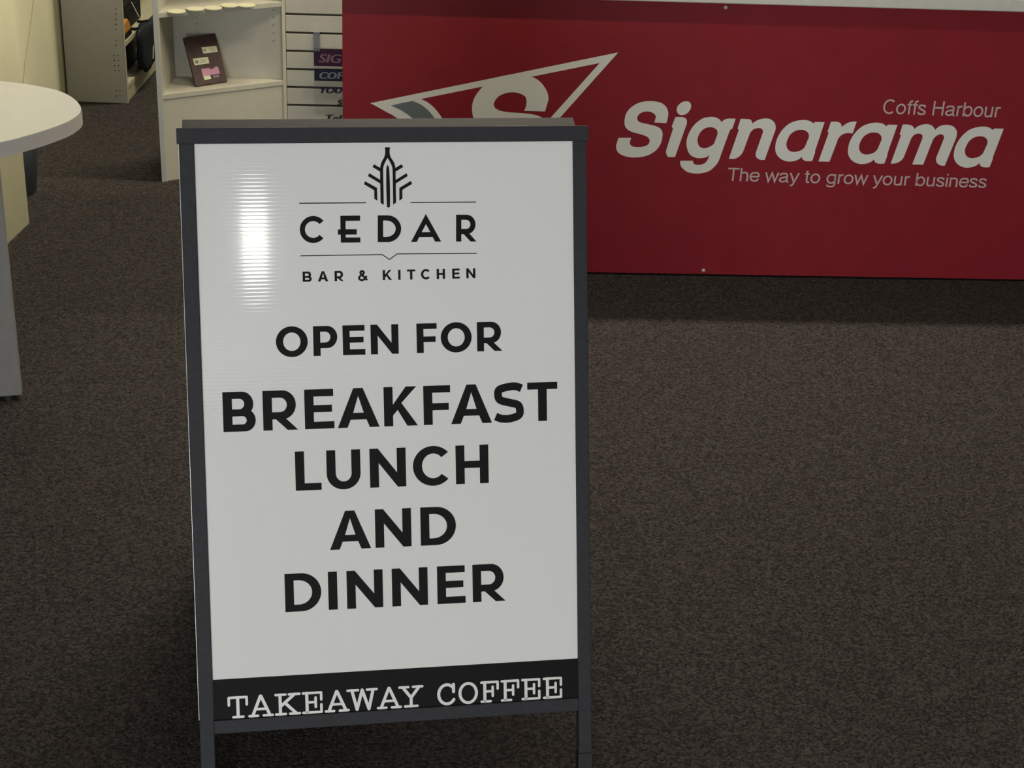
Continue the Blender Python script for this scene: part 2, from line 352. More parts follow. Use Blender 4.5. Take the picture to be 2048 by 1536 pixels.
# every glyph: list of regions, region = list of loops (outer, holes...), in a box w x h with the origin at lower left
def glyph(ch, w, h, sv, sh):
    rect = lambda x0, y0, x1, y1: [[(x0, y0), (x1, y0), (x1, y1), (x0, y1)]]
    if ch == 'I': return [rect(0, 0, w, h)]
    if ch == 'L': return [[[(0, 0), (w, 0), (w, sh), (sv, sh), (sv, h), (0, h)]]]
    if ch == 'T': return [[[(0, h), (0, h-sh), (w/2-sv/2, h-sh), (w/2-sv/2, 0), (w/2+sv/2, 0), (w/2+sv/2, h-sh), (w, h-sh), (w, h)]]]
    if ch == 'E':
        m = h*.51
        return [[[(0, 0), (w, 0), (w, sh), (sv, sh), (sv, m-sh/2), (w*.93, m-sh/2), (w*.93, m+sh/2), (sv, m+sh/2), (sv, h-sh), (w*.985, h-sh), (w*.985, h), (0, h)]]]
    if ch == 'F':
        m = h*.46
        return [[[(0, 0), (sv, 0), (sv, m-sh/2), (w*.94, m-sh/2), (w*.94, m+sh/2), (sv, m+sh/2), (sv, h-sh), (w, h-sh), (w, h), (0, h)]]]
    if ch == 'H':
        m = h*.5
        return [[[(0, 0), (sv, 0), (sv, m-sh/2), (w-sv, m-sh/2), (w-sv, 0), (w, 0), (w, h), (w-sv, h), (w-sv, m+sh/2), (sv, m+sh/2), (sv, h), (0, h)]]]
    if ch == 'N':
        return [[[(0, 0), (sv, 0), (sv, h*.63), (w-sv*.93, 0), (w, 0), (w, h), (w-sv, h), (w-sv, h*.37), (sv*.93, h), (0, h)]]]
    if ch == 'A':
        t = sv*.52; s = sv*1.08; m0, m1 = h*.20, h*.20+sh*.95; c = w/2; e = lambda y: (c-t)*y/h
        ix = lambda y: s+(c-s)*y/(h*.80)
        return [[[(0, 0), (s, 0), (ix(0)+(e(m0)), m0), (w-s-e(m0), m0), (w-s, 0), (w, 0), (c+t, h), (c-t, h)],
                 [(s*.98+e(m1), m1), (w-s*.98-e(m1), m1), (c, h*.80)]]]
    if ch == 'K':
        s = sv*1.18
        return [[[(0, 0), (sv, 0), (sv, h*.27), (sv+w*.14, h*.41), (w-s, 0), (w, 0), (w*.52, h*.585), (w*.97, h), (w*.97-s, h), (sv, h*.545), (sv, h), (0, h)]]]
    if ch in 'PRB':
        def bowl(x1, y0, y1, th):   # D-shaped loop from stem
            r = (y1-y0)/2; ri = r-th; xo = x1-r*.92; xi = x1-sv*.98
            o = [(0, y0)]+arc(xo, y0+r, r*.92, r, -90, 90, 16)+[(0, y1)]
            k = min(ri*.95, xi-sv)
            i = [(sv, y0+th)]+arc(xi-k, y0+r, k, ri, -90, 90, 16)+[(sv, y1-th)]
            return [o, i]
        if ch == 'P': return [bowl(w, h*.255, h, sh), rect(0, 0, sv, h*.30)]
        if ch == 'R':
            s = sv*1.12
            return [bowl(w*.955, h*.275, h, sh), rect(0, 0, sv, h*.30), [[(w*.36, h*.285), (w*.60, h*.34), (w, 0), (w-s, 0)]]]
        return [bowl(w, 0, h*.56, sh*.98), bowl(w*.94, h*.56-sh*.98, h, sh*.98)]
    if ch == 'D':
        k = min(w*.62, h/2*1.02); xo = w-k; xi = w-sv*1.02; ki = min(xi-sv, k-sv*.72)
        return [[[(0, 0)]+arc(xo, h/2, k, h/2, -90, 90, 24)+[(0, h)], [(sv, sh)]+arc(xi-ki, h/2, ki, h/2-sh, -90, 90, 24)+[(sv, h-sh)]]]
    if ch == 'O':
        return [[arc(w/2, h/2, w/2, h*.515, 0, 360, 48)[:-1], arc(w/2, h/2, w/2-sv*1.02, h*.515-sh*1.08, 0, 360, 48)[:-1]]]
    if ch == 'C':
        r = w*.56; sx = sv*1.02; sy = sh*1.08; ro, ri = (r, h*.515), (r-sx, h*.515-sy)
        return [ring(r, h/2, ro, ri, 42, 318, 40)]
    if ch == 'U':
        r = w/2
        return [[[(0, h)]+arc(r, r*.92, r, r*.95, 180, 360, 24)+[(w, h), (w-sv, h)]+arc(r, r*.95, r-sv, r*.95-sh*1.05, 360, 180, 24)+[(sv, h)]]]
    if ch == 'S':
        t = (sv+sh)/2*.98; y = t/2
        P = smooth_open([(w*.045, h*.155), (w*.25, h*.045+y*.5), (w*.52, h*-.01+y), (w*.80, h*.075+y*.8), (w-y, h*.27), (w*.80, h*.435), (w*.5, h*.505), (w*.2, h*.58), (y*1.05, h*.735), (w*.20, h*.93-y*.8), (w*.50, h*1.01-y), (w*.74, h*.975-y*.6), (w*.93, h*.86)])
        return strips(P, t)
    if ch == '&':
        t = sv*.85
        P = smooth_open([(w*.97, h*.03), (w*.62, h*.36), (w*.30, h*.68), (w*.24, h*.84), (w*.42, h*.94), (w*.60, h*.84), (w*.56, h*.68), (w*.34, h*.54), (w*.10, h*.36), (w*.10, h*.16), (w*.32, h*.05), (w*.60, h*.10), (w*.80, h*.28), (w*.90, h*.46)])
        return strips(P, t)
    if ch == 'Y':
        s = sv*1.1
        return [[[(w/2-sv/2, 0), (w/2+sv/2, 0), (w/2+sv/2, h*.38), (w, h), (w-s, h), (w/2, h*.56), (s, h), (0, h), (w/2-sv/2, h*.38)]]]
    raise KeyError(ch)
def strips(P, t):
    """thick curve as a run of separate quads, so that tight bends fill cleanly"""
    o = stroke(P, t); n = len(P); L, R = o[:n], o[n:][::-1]
    return [[[L[i], L[i+1], R[i+1], R[i]]] for i in range(n-1)]
def smooth_open(pts, k=7):
    out = []; n = len(pts)
    for i in range(n-1):
        p0 = pts[max(0, i-1)]; p1 = pts[i]; p2 = pts[i+1]; p3 = pts[min(n-1, i+2)]
        for q in range(k):
            t = q/k; t2, t3 = t*t, t*t*t
            out.append(tuple(.5*((2*p1[c])+(-p0[c]+p2[c])*t+(2*p0[c]-5*p1[c]+4*p2[c]-p3[c])*t2+(-p0[c]+3*p1[c]-3*p2[c]+p3[c])*t3) for c in (0, 1)))
    out.append(tuple(pts[-1])); return out
def slab(ch, w, h, t):
    """typewriter capitals as round-ended strokes"""
    q = t/2; s = []
    R = lambda *p, wd=t: s.append([stroke(list(p), wd, True)])
    th = t*.82
    if ch == 'T': R((w*.5, q), (w*.5, h-q)); R((q, h-q), (w-q, h-q), wd=th); R((q*.9, h-q), (q*.9, h*.60), wd=th); R((w-q*.9, h-q), (w-q*.9, h*.60), wd=th); R((w*.27, q), (w*.75, q), wd=th)
    if ch == 'A':
        R((w*.18, q), (w*.49, h-q)); R((w*.84, q), (w*.51, h-q)); R((w*.30, h*.36), (w*.70, h*.36), wd=th); R((q, q), (w*.38, q), wd=th); R((w*.60, q), (w-q, q), wd=th)
    if ch == 'K':
        R((w*.22, q), (w*.22, h-q)); R((w*.24, h*.42), (w*.76, h-q)); R((w*.40, h*.56), (w*.82, q)); R((q, h-q), (w*.42, h-q), wd=th); R((q, q), (w*.42, q), wd=th); R((w*.55, h-q), (w-q, h-q), wd=th); R((w*.58, q), (w-q, q), wd=th)
    if ch in 'EF':
        R((w*.25, q), (w*.25, h-q)); R((q, h-q), (w-q, h-q), wd=th); R((w-q, h-q), (w-q, h*.62), wd=th); R((w*.25, h*.52), (w*.66, h*.52), wd=th); R((w*.66, h*.72), (w*.66, h*.30), wd=th)
        if ch == 'E': R((q, q), (w-q, q), wd=th); R((w-q, q), (w-q, h*.40), wd=th)
        else: R((q, q), (w*.55, q), wd=th)
    if ch == 'W':
        R((w*.18, h-q), (w*.33, q)); R((w*.33, q), (w*.5, h-q)); R((w*.5, h-q), (w*.70, q)); R((w*.70, q), (w*.84, h-q)); R((q, h-q), (w*.37, h-q), wd=th); R((w*.65, h-q), (w-q, h-q), wd=th)
    if ch == 'Y':
        R((w*.18, h-q), (w*.5, h*.45)); R((w*.82, h-q), (w*.5, h*.45)); R((w*.5, h*.45), (w*.5, q)); R((q, h-q), (w*.40, h-q), wd=th); R((w*.58, h-q), (w-q, h-q), wd=th); R((w*.26, q), (w*.74, q), wd=th)
    if ch == 'O': s.append([arc(w/2, h/2, w/2, h/2, 0, 360, 40)[:-1], arc(w/2, h/2, w/2-t*1.0, h/2-t*.95, 0, 360, 40)[:-1]])
    if ch == 'C':
        R(*arc(w*.52, h/2, w*.52-q, h/2-q, 40, 325, 30)); R((w-q*1.6, h-q), (w-q*1.6, h*.60))
    return s
def text_loops(txt):
    """flat mesh triangles of the built-in typeface, baseline at 0"""
    c = bpy.data.curves.new('text', 'FONT'); c.body = txt; c.resolution_u = 4
    o = bpy.data.objects.new('text', c); COL.objects.link(o)
    me = bpy.data.meshes.new_from_object(o.evaluated_get(bpy.context.evaluated_depsgraph_get()))
    v = [(p.co.x, p.co.y) for p in me.vertices]; f = [tuple(p.vertices) for p in me.polygons]
    bpy.data.objects.remove(o); bpy.data.curves.remove(c); bpy.data.meshes.remove(me)
    return v, f

# ------------------------------------------------------------------ the sandwich board
SYAW, SLEAN = .1751, .3409
SA = Vector((cos(SYAW), sin(SYAW), 0)); SB = Vector((-sin(SYAW), cos(SYAW), 0)); ZU = Vector((0, 0, 1))
SDN = -cos(SLEAN)*ZU - sin(SLEAN)*SB            # down along the front face
SN = SA.cross(-SDN).normalized()
if SN.y > 0: SN = -SN                            # out of the front face
SO = Vector((-.4907, 2.3268, .9572))             # upper left corner of the visible panel
VF = SO.z/cos(SLEAN)                             # distance down to the floor
TB = .022                                        # tube size
def sgn(u, v, d=0): return SO + SA*u + SDN*v + SN*d
def sgn_uv(x, y):
    P = on_plane(x, y, SO, SN)-SO; return P.dot(SA), P.dot(SDN)
UC = .2885
apex = sgn(UC, -.0235, -TB)                       # rear upper edge of the front top rail
base = Vector((apex.x, apex.y, 0))
sb = thing('sandwich_board', base, 'black framed A-frame sandwich board with a white cafe sign', 'sandwich board')
def mirror(p):                                   # to the rear frame: mirrored about the upright plane through the apex
    d = (p-apex).dot(SB); return p-2*(d+.0005-.0015)*SB
def flipbox(fn, name, mt, parent, bev, args):
    (u0, u1, v0, v1, d0, d1) = args
    c = [fn(sgn(u, v, d)) for d in (d0, d1) for v in (v0, v1) for u in (u0, u1)]
    m = MB().add(c, [(0, 1, 3, 2), (4, 6, 7, 5), (0, 4, 5, 1), (2, 3, 7, 6), (0, 2, 6, 4), (1, 5, 7, 3)])
    cen = sum(c, Vector())/8
    for i, f in enumerate(m.f):
        a = (m.v[f[1]]-m.v[f[0]]).cross(m.v[f[2]]-m.v[f[0]])
        if a.dot(m.v[f[0]]-cen) < 0: m.f[i] = f[::-1]
    return m.build(name, mt, parent, bev)
idn = lambda p: p
VLEG = VF+.004
for fn, ins in ((idn, 0), (mirror, .008)):
    for u0, u1 in ((-.0225+ins, -.0003+ins), (.5773-ins, .5985-ins)):
        lg = flipbox(fn, 'leg', M['frame'], sb, .0012, (u0, u1, -.0005, VF-.022 if True else VLEG, -TB, 0))
        flipbox(fn, 'foot_cap', M['foot'], lg, .002, (u0-.0016, u1+.0016, VF-.037, VF-.0, -TB+.000, .0016))
    flipbox(fn, 'top_rail', M['frame'], sb, .0012, (-.0255+ins, .6025-ins*2, -.0235, 0, -TB, .0012))
    flipbox(fn, 'bottom_rail', M['frame'], sb, .0012, (-.0005+ins, .5775-ins, .8876, .9090, -TB, -.0006))
MCOR = corflute_mat(SO, SDN)
PD = -.0045                                      # panel sits back from the tube faces
panel = flipbox(idn, 'sign_panel', MCOR, sb, 0, (-.0234, .590, -.006, .886, PD-.005, PD)); panel['label'] = 'white fluted plastic sign panel'
flipbox(mirror, 'rear_panel', M['signback'], sb, 0, (-.010, .588, -.006, .892, PD-.005, PD))
for u in (.12, .46):                             # hinges joining the two frames at the top
    MB().cyl(apex+SA*(u-UC)+ZU*-.002, apex+SA*(u+.05-UC)+ZU*-.002, .004, 10).build('hinge', M['frame'], sb)

PZ = PD+.0004
def put(name, regions, mt, parent, depth=PZ):
    """regions in panel metres (u right, v down)"""
    m = MB()
    for k, loops in enumerate(regions): m.fill([[sgn(u, v, depth+.00002*(k % 5)) for u, v in l] for l in loops])
    m.face_to(SN); return m.build(name, mt, parent)
def px_put(name, regions, org, sc, mt, parent, depth=PZ):
    return put(name, [[[sgn_uv(org[0]+x/sc, org[1]+y/sc) for x, y in l] for l in loops] for loops in regions], mt, parent, depth)
def line_of(name, letters, org, sc, base0, base1, top0, top1, sv, sh, mt, fn=glyph):
    """letters: (char, x0, x1) in crop pixels; two baseline and two cap-height points"""
    F = lambda x, y: sgn_uv(org[0]+x/sc, org[1]+y/sc)
    b = (F(*base0)[1]+F(*base1)[1])/2; t = (F(*top0)[1]+F(*top1)[1])/2; h = b-t
    regs = []; res = []
    for ch, x0, x1 in letters:
        if ch == ' ':
            res.append(put(name, regs, mt, panel)); regs = []; continue
        yb = base0[1]+(base1[1]-base0[1])*((x0+x1)/2-base0[0])/(base1[0]-base0[0]); ym = yb-(base0[1]-top0[1])/2
        u0 = F(x0, ym)[0]; u1 = F(x1, ym)[0]
        g = fn(ch, u1-u0, h, sv*h, sh*h) if fn is glyph else fn(ch, u1-u0, h, sv*h)
        regs += [[[(u0+x, b-y) for x, y in l] for l in loops] for loops in g]
    res.append(put(name, regs, mt, panel)); return res
# black footer strip
put('footer_strip', [[[(-.0, .8232), (.5785, .8232), (.5785, .8905), (-.0, .8905)]]], M['ink'], panel, PZ-.0002)
# logo and name, traced in the crop (560,270)-(1000,600)
O1, K1 = (560, 270), 4.6545
c = 1
logo = [smooth(p) for p in (
    [(977, 113, c), (1027, 113, c), (1027, 190), (1066, 262), (1078, 330, c), (1083, 630, c), (1055, 648, c), (1050, 330, c), (1042, 285), (1003, 213, c), (968, 285), (962, 330, c), (968, 650, c), (938, 632, c), (933, 330, c), (943, 262), (977, 190)],
    [(1003, 275, c), (1019, 325), (1026, 668, c), (1012, 677, c), (998, 670, c), (991, 325)])]
logo += [[(1133, 272), (1150, 297), (1076, 342), (1070, 310)], [(1180, 355), (1192, 382), (1078, 452), (1078, 418)],
         [(1220, 427), (1232, 455), (1141, 510), (1142, 592), (1113, 612), (1113, 492)],
         [(878, 272), (862, 297), (937, 342), (942, 310)], [(832, 355), (820, 382), (936, 452), (936, 418)],
         [(793, 430), (783, 457), (879, 515), (880, 595), (908, 610), (905, 492)]]
px_put('tree_bottle_logo', [[l] for l in logo], O1, K1, M['ink'], panel)
rules = [[(180, 631), (803, 626), (803, 635), (180, 640)], [(1218, 624), (1828, 620), (1828, 629), (1218, 633)],
         [(192, 1122), (955, 1110), (1021, 1155), (1090, 1104), (1835, 1099), (1835, 1107), (1093, 1112), (1022, 1165), (952, 1118), (192, 1130)]]
px_put('rule_line', [[l] for l in rules], O1, K1, M['ink'], panel)
# y runs downwards in crop pixels, so these letters are given directly
def flip(g, x, y, sl=0): return [[[(x+a, y-b) for a, b in l] for l in loops] for loops in g]
cedar = [flip([ring(125, 126, (125, 126), (77, 78), 40, 320, 40)], 185, 1006),
         [[[(563, 752), (747, 750), (747, 798), (612, 800), (612, 878), (716, 878), (716, 927), (613, 928), (613, 955), (750, 954), (750, 1001), (568, 1003), (566, 928), (540, 928), (540, 880), (564, 880)]]],
         flip(glyph('D', 218, 250, 50, 48), 912, 998),
         [[[(1222, 996), (1360, 735), (1503, 993), (1447, 993), (1424, 951), (1298, 952), (1276, 996)], [(1322, 905), (1402, 904), (1361, 830)]]],
         flip(glyph('R', 190, 250, 49, 48), 1642, 992)]
for g in cedar: px_put('letter', g, O1, K1, M['ink'], panel)
line_of('lettering', [('B', 83, 180), ('A', 247, 358), ('R', 428, 524), (' ', 0, 0), ('&', 685, 782), (' ', 0, 0), ('K', 948, 1047), ('I', 1115, 1140), ('T', 1210, 1300), ('C', 1360, 1457), ('H', 1530, 1620), ('E', 1698, 1780), ('N', 1850, 1948)],
        (590, 520), 5.389, (90, 232), (1930, 202), (90, 122), (1930, 95), .235, .19, M['ink'])
O2, K2 = (420, 620), 2.6947
line_of('lettering', [('O', 355, 527), ('P', 557, 687), ('E', 716, 837), ('N', 867, 1017), (' ', 0, 0), ('F', 1115, 1224), ('O', 1245, 1412), ('R', 1441, 1577)], O2, K2, (575, 247), (1460, 226), (575, 86), (1460, 68), .235, .19, M['ink'])
line_of('lettering', [('B', 69, 245), ('R', 285, 472), ('E', 510, 669), ('A', 687, 913), ('K', 938, 1120), ('F', 1152, 1297), ('A', 1300, 1520), ('S', 1533, 1693), ('T', 1713, 1875)], O2, K2, (90, 656), (1795, 603), (90, 441), (1795, 394), .228, .18, M['ink'])
O3 = (420, 860)
line_of('lettering', [('L', 460, 600), ('U', 629, 812), ('N', 862, 1057), ('C', 1095, 1290), ('H', 1326, 1503)], O3, K2, (480, 327), (1480, 291), (480, 116), (1480, 83), .228, .18, M['ink'])
line_of('lettering', [('A', 645, 867), ('N', 891, 1086), ('D', 1136, 1327)], O3, K2, (660, 648), (1160, 627), (660, 441), (1160, 420), .228, .18, M['ink'])
line_of('lettering', [('D', 404, 600), ('I', 638, 687), ('N', 738, 933), ('N', 982, 1175), ('E', 1226, 1378), ('R', 1417, 1593)], O3, K2, (430, 984), (1440, 931), (430, 777), (1440, 730), .228, .18, M['ink'])
d7 = 340*5.689
line_of('footer_lettering', [('T', 85, 322), ('A', 315, 615), ('K', 618, 925), ('E', 930, 1172), ('A', 1185, 1480), ('W', 1438, 1805), ('A', 1780, d7+140), ('Y', d7+95, d7+390), (' ', 0, 0), ('C', d7+540, d7+755), ('O', d7+782, d7+1005), ('F', d7+1028, d7+1247), ('F', d7+1260, d7+1480), ('E', d7+1495, d7+1720), ('E', d7+1740, d7+1967)],
        (440, 1340), 5.689, (200, 562), (d7+1850, 335), (200, 300), (d7+1850, 90), .135, 0, M['printwhite'], slab)

# ------------------------------------------------------------------ red counter
CYAW = .0752
CA = Vector((cos(CYAW), sin(CYAW), 0)); CB = Vector((-sin(CYAW), cos(CYAW), 0)); CN = -CB
C0 = Vector((-.4883, 4.2564, 0)); CT = .7849; CL = 3.2; CD = .62
ct = thing('service_counter', C0+CA*CL/2+CB*CD/2, 'long shop counter with a red branded front panel', 'counter')
def cpt(s, z, d=0): return C0+CA*s+ZU*z+CN*d
MB().box(cpt(0, .004, -.018), CA*CL, CB*-(-(CD-.04)), ZU*(CT-.004)).build('counter_body', M['counter'], ct)
red = MB().box(cpt(-.002, .006, -.018), CA*(CL+.002), CN*.018, ZU*(CT-.006)).build('front_panel', M['red'], ct, .001); red['label'] = 'red printed front panel'
MB().box(cpt(-.03, CT, -(CD)), CA*(CL+.06), CN*(CD+.028), ZU*.034).build('countertop', M['counter'], ct, .003)
def c_sz(x, y):
    P = on_plane(x, y, C0, CN)-C0; return P.dot(CA), P.z
CPZ = .0005
def cput(name, regions, mt, depth=CPZ):
    m = MB()
    for k, loops in enumerate(regions): m.fill([[cpt(s, z, depth) for s, z in l] for l in loops])
    m.face_to(CN); return m.build(name, mt, red)
def crop(org, sc, pts): return [(org[0]+p[0]/sc, org[1]+p[1]/sc, *p[2:]) for p in pts]
def toc(loops): return [[c_sz(x, y) for x, y in l] for l in loops]
q1 = lambda *p: crop((1220, 190), 9.035, p)
q2 = lambda *p: crop((1420, 220), 10.24, p)
q3 = lambda *p: crop((1600, 220), 9.309, p)
q4 = lambda *p: crop((1780, 220), 8.533, p)
W1 = []
W1.append(toc([smooth(q1((1015, 508, c), (1040, 430), (1052, 330), (1025, 230), (940, 150), (830, 118), (700, 110), (540, 135), (390, 215), (295, 330), (262, 470), (280, 580), (370, 655), (560, 712), (680, 760), (715, 820), (690, 890), (600, 932), (480, 940), (390, 920), (358, 870), (368, 820), (385, 772, c), (155, 772, c), (125, 860), (110, 940), (150, 1040), (270, 1105), (450, 1128), (650, 1100), (810, 1015), (910, 890), (948, 740), (935, 640), (860, 575), (700, 530), (530, 485), (490, 420), (540, 335), (650, 298), (760, 315), (825, 375), (820, 430), (800, 495, c)))]))
W1.append(toc([smooth(q1((1465, 190), (1440, 130), (1380, 113), (1300, 130), (1225, 200), (1205, 270), (1235, 340), (1300, 363), (1385, 335), (1450, 260)))]))
W1.append(toc([smooth(q1((1180, 400, c), (1310, 400), (1370, 425), (1390, 480), (1372, 560, c), (1175, 1120, c), (1050, 1120, c), (1015, 1050), (1020, 980, c), (1140, 605, c), (1115, 572, c)))]))
g_out = q1((1275, 1187, c), (1500, 1187, c), (1510, 1235), (1560, 1260), (1640, 1258), (1730, 1215), (1795, 1080, c), (1740, 1122), (1650, 1140), (1560, 1136), (1450, 1080), (1392, 960), (1385, 820), (1440, 660), (1540, 520), (1680, 420), (1790, 397))
g_out += q2((60, 140), (150, 165), (205, 205), (232, 250, c), (300, 195), (370, 176), (525, 178, c), (455, 385, c), (425, 388, c), (400, 430, c), (215, 940, c), (150, 1090), (60, 1190))
g_out += q1((1790, 1372), (1680, 1408), (1550, 1418), (1400, 1390), (1300, 1310), (1268, 1240))
g_in = q1((1580, 830), (1600, 730), (1660, 640), (1740, 592))+q2((5, 350), (80, 365), (140, 410), (155, 470), (135, 545, c), (85, 685, c), (40, 725), (-10, 750))+q1((1735, 958), (1670, 958), (1610, 920))
W1.append(toc([smooth(g_out), smooth(g_in)]))
W1.append(toc([smooth(q2((628, 180, c), (740, 183), (830, 197), (850, 228), (875, 275, c), (940, 225), (1040, 185), (1140, 172), (1240, 190), (1320, 260), (1345, 350), (1325, 450, c), (1120, 1020, c), (1030, 1018), (960, 980), (935, 920), (948, 845, c), (1075, 480, c), (1085, 430), (1060, 385), (1000, 370), (900, 390), (815, 480, c), (690, 820, c), (640, 910), (560, 975), (490, 1000, c), (385, 998, c), (582, 428, c), (585, 400, c), (565, 375, c)))]))
a_o = smooth(q3((1815, 275, c), (1630, 800, c), (1622, 858, c), (1570, 995, c), (1450, 995), (1395, 965), (1380, 915, c), (1300, 975), (1200, 1002), (1100, 1002), (980, 950), (905, 850), (893, 730), (930, 580), (1020, 430), (1150, 310), (1280, 255), (1420, 235), (1530, 250), (1590, 285), (1615, 302, c), (1632, 272, c)))
a_i = smooth(q3((1390, 418), (1470, 440), (1518, 510), (1500, 595, c), (1445, 725, c), (1380, 790), (1290, 822), (1200, 825), (1125, 780), (1098, 690), (1125, 590), (1190, 490), (1290, 430)))
A0 = toc([a_o, a_i]); ref = c_sz(*q3((1815, 275))[0][:2])
for px in (q3((458, 225))[0], q3((1815, 275))[0], q4((1940, 318))[0]):
    p = c_sz(*px[:2]); W1.append([[(s+p[0]-ref[0], z+p[1]-ref[1]) for s, z in l] for l in A0])
W1.append(toc([smooth(q3((575, 220, c), (700, 222), (755, 250), (775, 320, c), (850, 260), (940, 222), (1055, 215, c), (978, 438, c), (880, 430), (790, 455), (720, 520), (690, 590, c), (548, 962, c), (342, 958, c), (535, 420, c), (512, 405, c)))]))
W1.append(toc([smooth(q4((215, 248, c), (330, 252), (395, 285), (415, 330, c), (490, 270), (610, 240), (700, 258), (755, 310), (770, 340, c), (850, 275), (960, 253), (1070, 275), (1135, 350), (1138, 430), (1110, 520, c), (935, 948, c), (850, 940), (795, 890), (788, 815, c), (912, 505, c), (920, 450), (890, 418), (830, 420), (760, 470), (715, 550, c), (565, 932, c), (378, 928, c), (542, 510, c), (553, 440), (525, 408), (460, 405), (395, 440), (345, 525, c), (245, 780, c), (200, 850), (120, 900), (10, 915, c), (185, 435, c), (165, 415, c)))]))
cput('brand_lettering', W1, M['logowhite'])
q5 = lambda *p: crop((730, 95), 3.938, p)
T_ = (823, 1350)
band = [(42, 438), (1995, 38), (1848, 122), (440, 405), (205, 458)]
legR = [(1995, 38), (1848, 122), (900, 1180), T_]
legL = smooth([(42, 438, c), (150, 497), (260, 562), (500, 790), T_+(c,), (900, 1180, c), (700, 880), (378, 562), (300, 503), (205, 458, c)])
inL = smooth([(375, 422, c), (440, 405, c), (530, 460), (612, 562), (760, 790), (840, 1040, c), (800, 1040, c), (700, 800), (552, 562), (470, 470)])
grey = smooth([(205, 458, c), (290, 436, c), (375, 422, c), (470, 470), (552, 562), (700, 800), (800, 1040, c), (700, 880), (378, 562), (300, 503)])
cx, cy = 1145, 575
half = [(1310, 230), (1150, 215), (1010, 245), (930, 305), (860, 400), (843, 490), (868, 575), (960, 622)]
Sb = smooth([(1417, 503, c), (1432, 455), (1445, 400), (1430, 340), (1380, 270)]+half+[(2*cx-1100, 2*cy-505), (2*cx-1030, 2*cy-480), (2*cx-1015, 2*cy-440), (2*cx-1060, 2*cy-380), (2*cx-1160, 2*cy-352), (2*cx-1255, 2*cy-380), (2*cx-1272, 2*cy-430), (2*cx-1253, 2*cy-498, c), (2*cx-1417, 2*cy-503, c), (2*cx-1432, 2*cy-455), (2*cx-1445, 2*cy-400), (2*cx-1430, 2*cy-340), (2*cx-1380, 2*cy-270)]+[(2*cx-a, 2*cy-b) for a, b in half]+[(1100, 505), (1030, 480), (1015, 440), (1060, 380), (1160, 352), (1255, 380), (1272, 430), (1253, 498, c)])
cput('brand_logo', [toc([crop((730, 95), 3.938, l)]) for l in (band, legR, legL, inL)], M['logowhite'])
cput('brand_logo_letter', [toc([crop((730, 95), 3.938, Sb)])], M['logowhite'], CPZ+.0002)
cput('brand_logo_band', [toc([crop((730, 95), 3.938, grey)])], M['logogrey'], CPZ+.0003)
def grot(ch, t):
    """slim grotesque letter, cap height 1: (regions, advance)"""
    s = []; so = smooth_open; R = lambda p: s.extend(strips(p, t))
    def rng(cx, cy, rx, ry): s.append([arc(cx, cy, rx, ry, 0, 360, 28)[:-1], arc(cx, cy, rx-t, ry-t, 0, 360, 28)[:-1]])
    X, h = .73, t/2
    if ch == ' ': return s, .36
    if ch == 'C': R(arc(.50, .5, .45-h, .52-h, 48, 312, 30)); return s, .93
    if ch == 'H': R([(.14, 0), (.14, 1)]); R([(.78, 0), (.78, 1)]); R([(.14, .53), (.78, .53)]); return s, .95
    if ch == 'T': R([(.02, 1-h), (.80, 1-h)]); R([(.41, 0), (.41, 1-t)]); return s, .82
    if ch == 'o': rng(.37, .365, .34, .38); return s, .76
    if ch == 'a':
        R(so([(.09, .52), (.14, .63), (.33, X-h), (.52, .64), (.57, .50), (.57, .16), (.60, .05), (.70, .04)]))
        R(so([(.57, .42), (.35, .375), (.15, .31), (.08, .19), (.15, .07), (.30, .04), (.47, .10), (.57, .24)])); return s, .75
    if ch == 'r': R([(.13, 0), (.13, X)]); R(so([(.13, .45), (.19, .60), (.30, .68), (.42, .68)])); return s, .44
    if ch == 'b': R([(.12, 0), (.12, 1)]); rng(.40, .365, .32, .38); return s, .77
    if ch == 'u': R(so([(.12, X), (.12, .26), (.17, .09), (.31, .04), (.48, .10), (.57, .27)])); R([(.57, 0), (.57, X)]); return s, .72
    if ch == 'n' or ch == 'h': R([(.12, 0), (.12, X if ch == 'n' else 1)]); R(so([(.12, .44), (.20, .62), (.36, X-h), (.51, .63), (.57, .47), (.57, .2), (.57, 0)])); return s, .72
    if ch == 'f': R(so([(.19, 0), (.19, .5), (.19, .80), (.24, .92), (.38, .95)])); R([(.03, .69), (.36, .69)]); return s, .38
    if ch == 't': R(so([(.18, .93), (.18, .5), (.18, .17), (.23, .06), (.37, .05)])); R([(.03, .69), (.36, .69)]); return s, .40
    if ch == 's': R(so([(.06, .20), (.14, .08), (.32, .045), (.50, .09), (.54, .21), (.44, .31), (.22, .41), (.10, .52), (.14, .64), (.32, X-h), (.47, .64), (.53, .53)])); return s, .64
    if ch == 'e': R([(.08, .375), (.64, .375)]); R(so([(.645, .36), (.62, .54), (.52, .66), (.37, X-h), (.19, .64), (.08, .47), (.08, .26), (.19, .09), (.37, .04), (.52, .08), (.62, .22)])); return s, .72
    if ch == 'w': R([(.04, X), (.25, .03), (.47, X-.04), (.69, .03), (.90, X)]); return s, .95
    if ch == 'y': R([(.04, X), (.33, .03)]); R([(.62, X), (.33, 0), (.27, -.15), (.19, -.225), (.07, -.225)]); return s, .66
    if ch == 'g': rng(.37, .365, .34, .38); R(so([(.62, X), (.62, .3), (.62, -.04), (.54, -.19), (.35, -.235), (.17, -.20), (.09, -.10)])); return s, .76
    if ch == 'i': R([(.12, 0), (.12, X)]); R([(.12, .88), (.12, 1.0)]); return s, .25
    raise KeyError(ch)
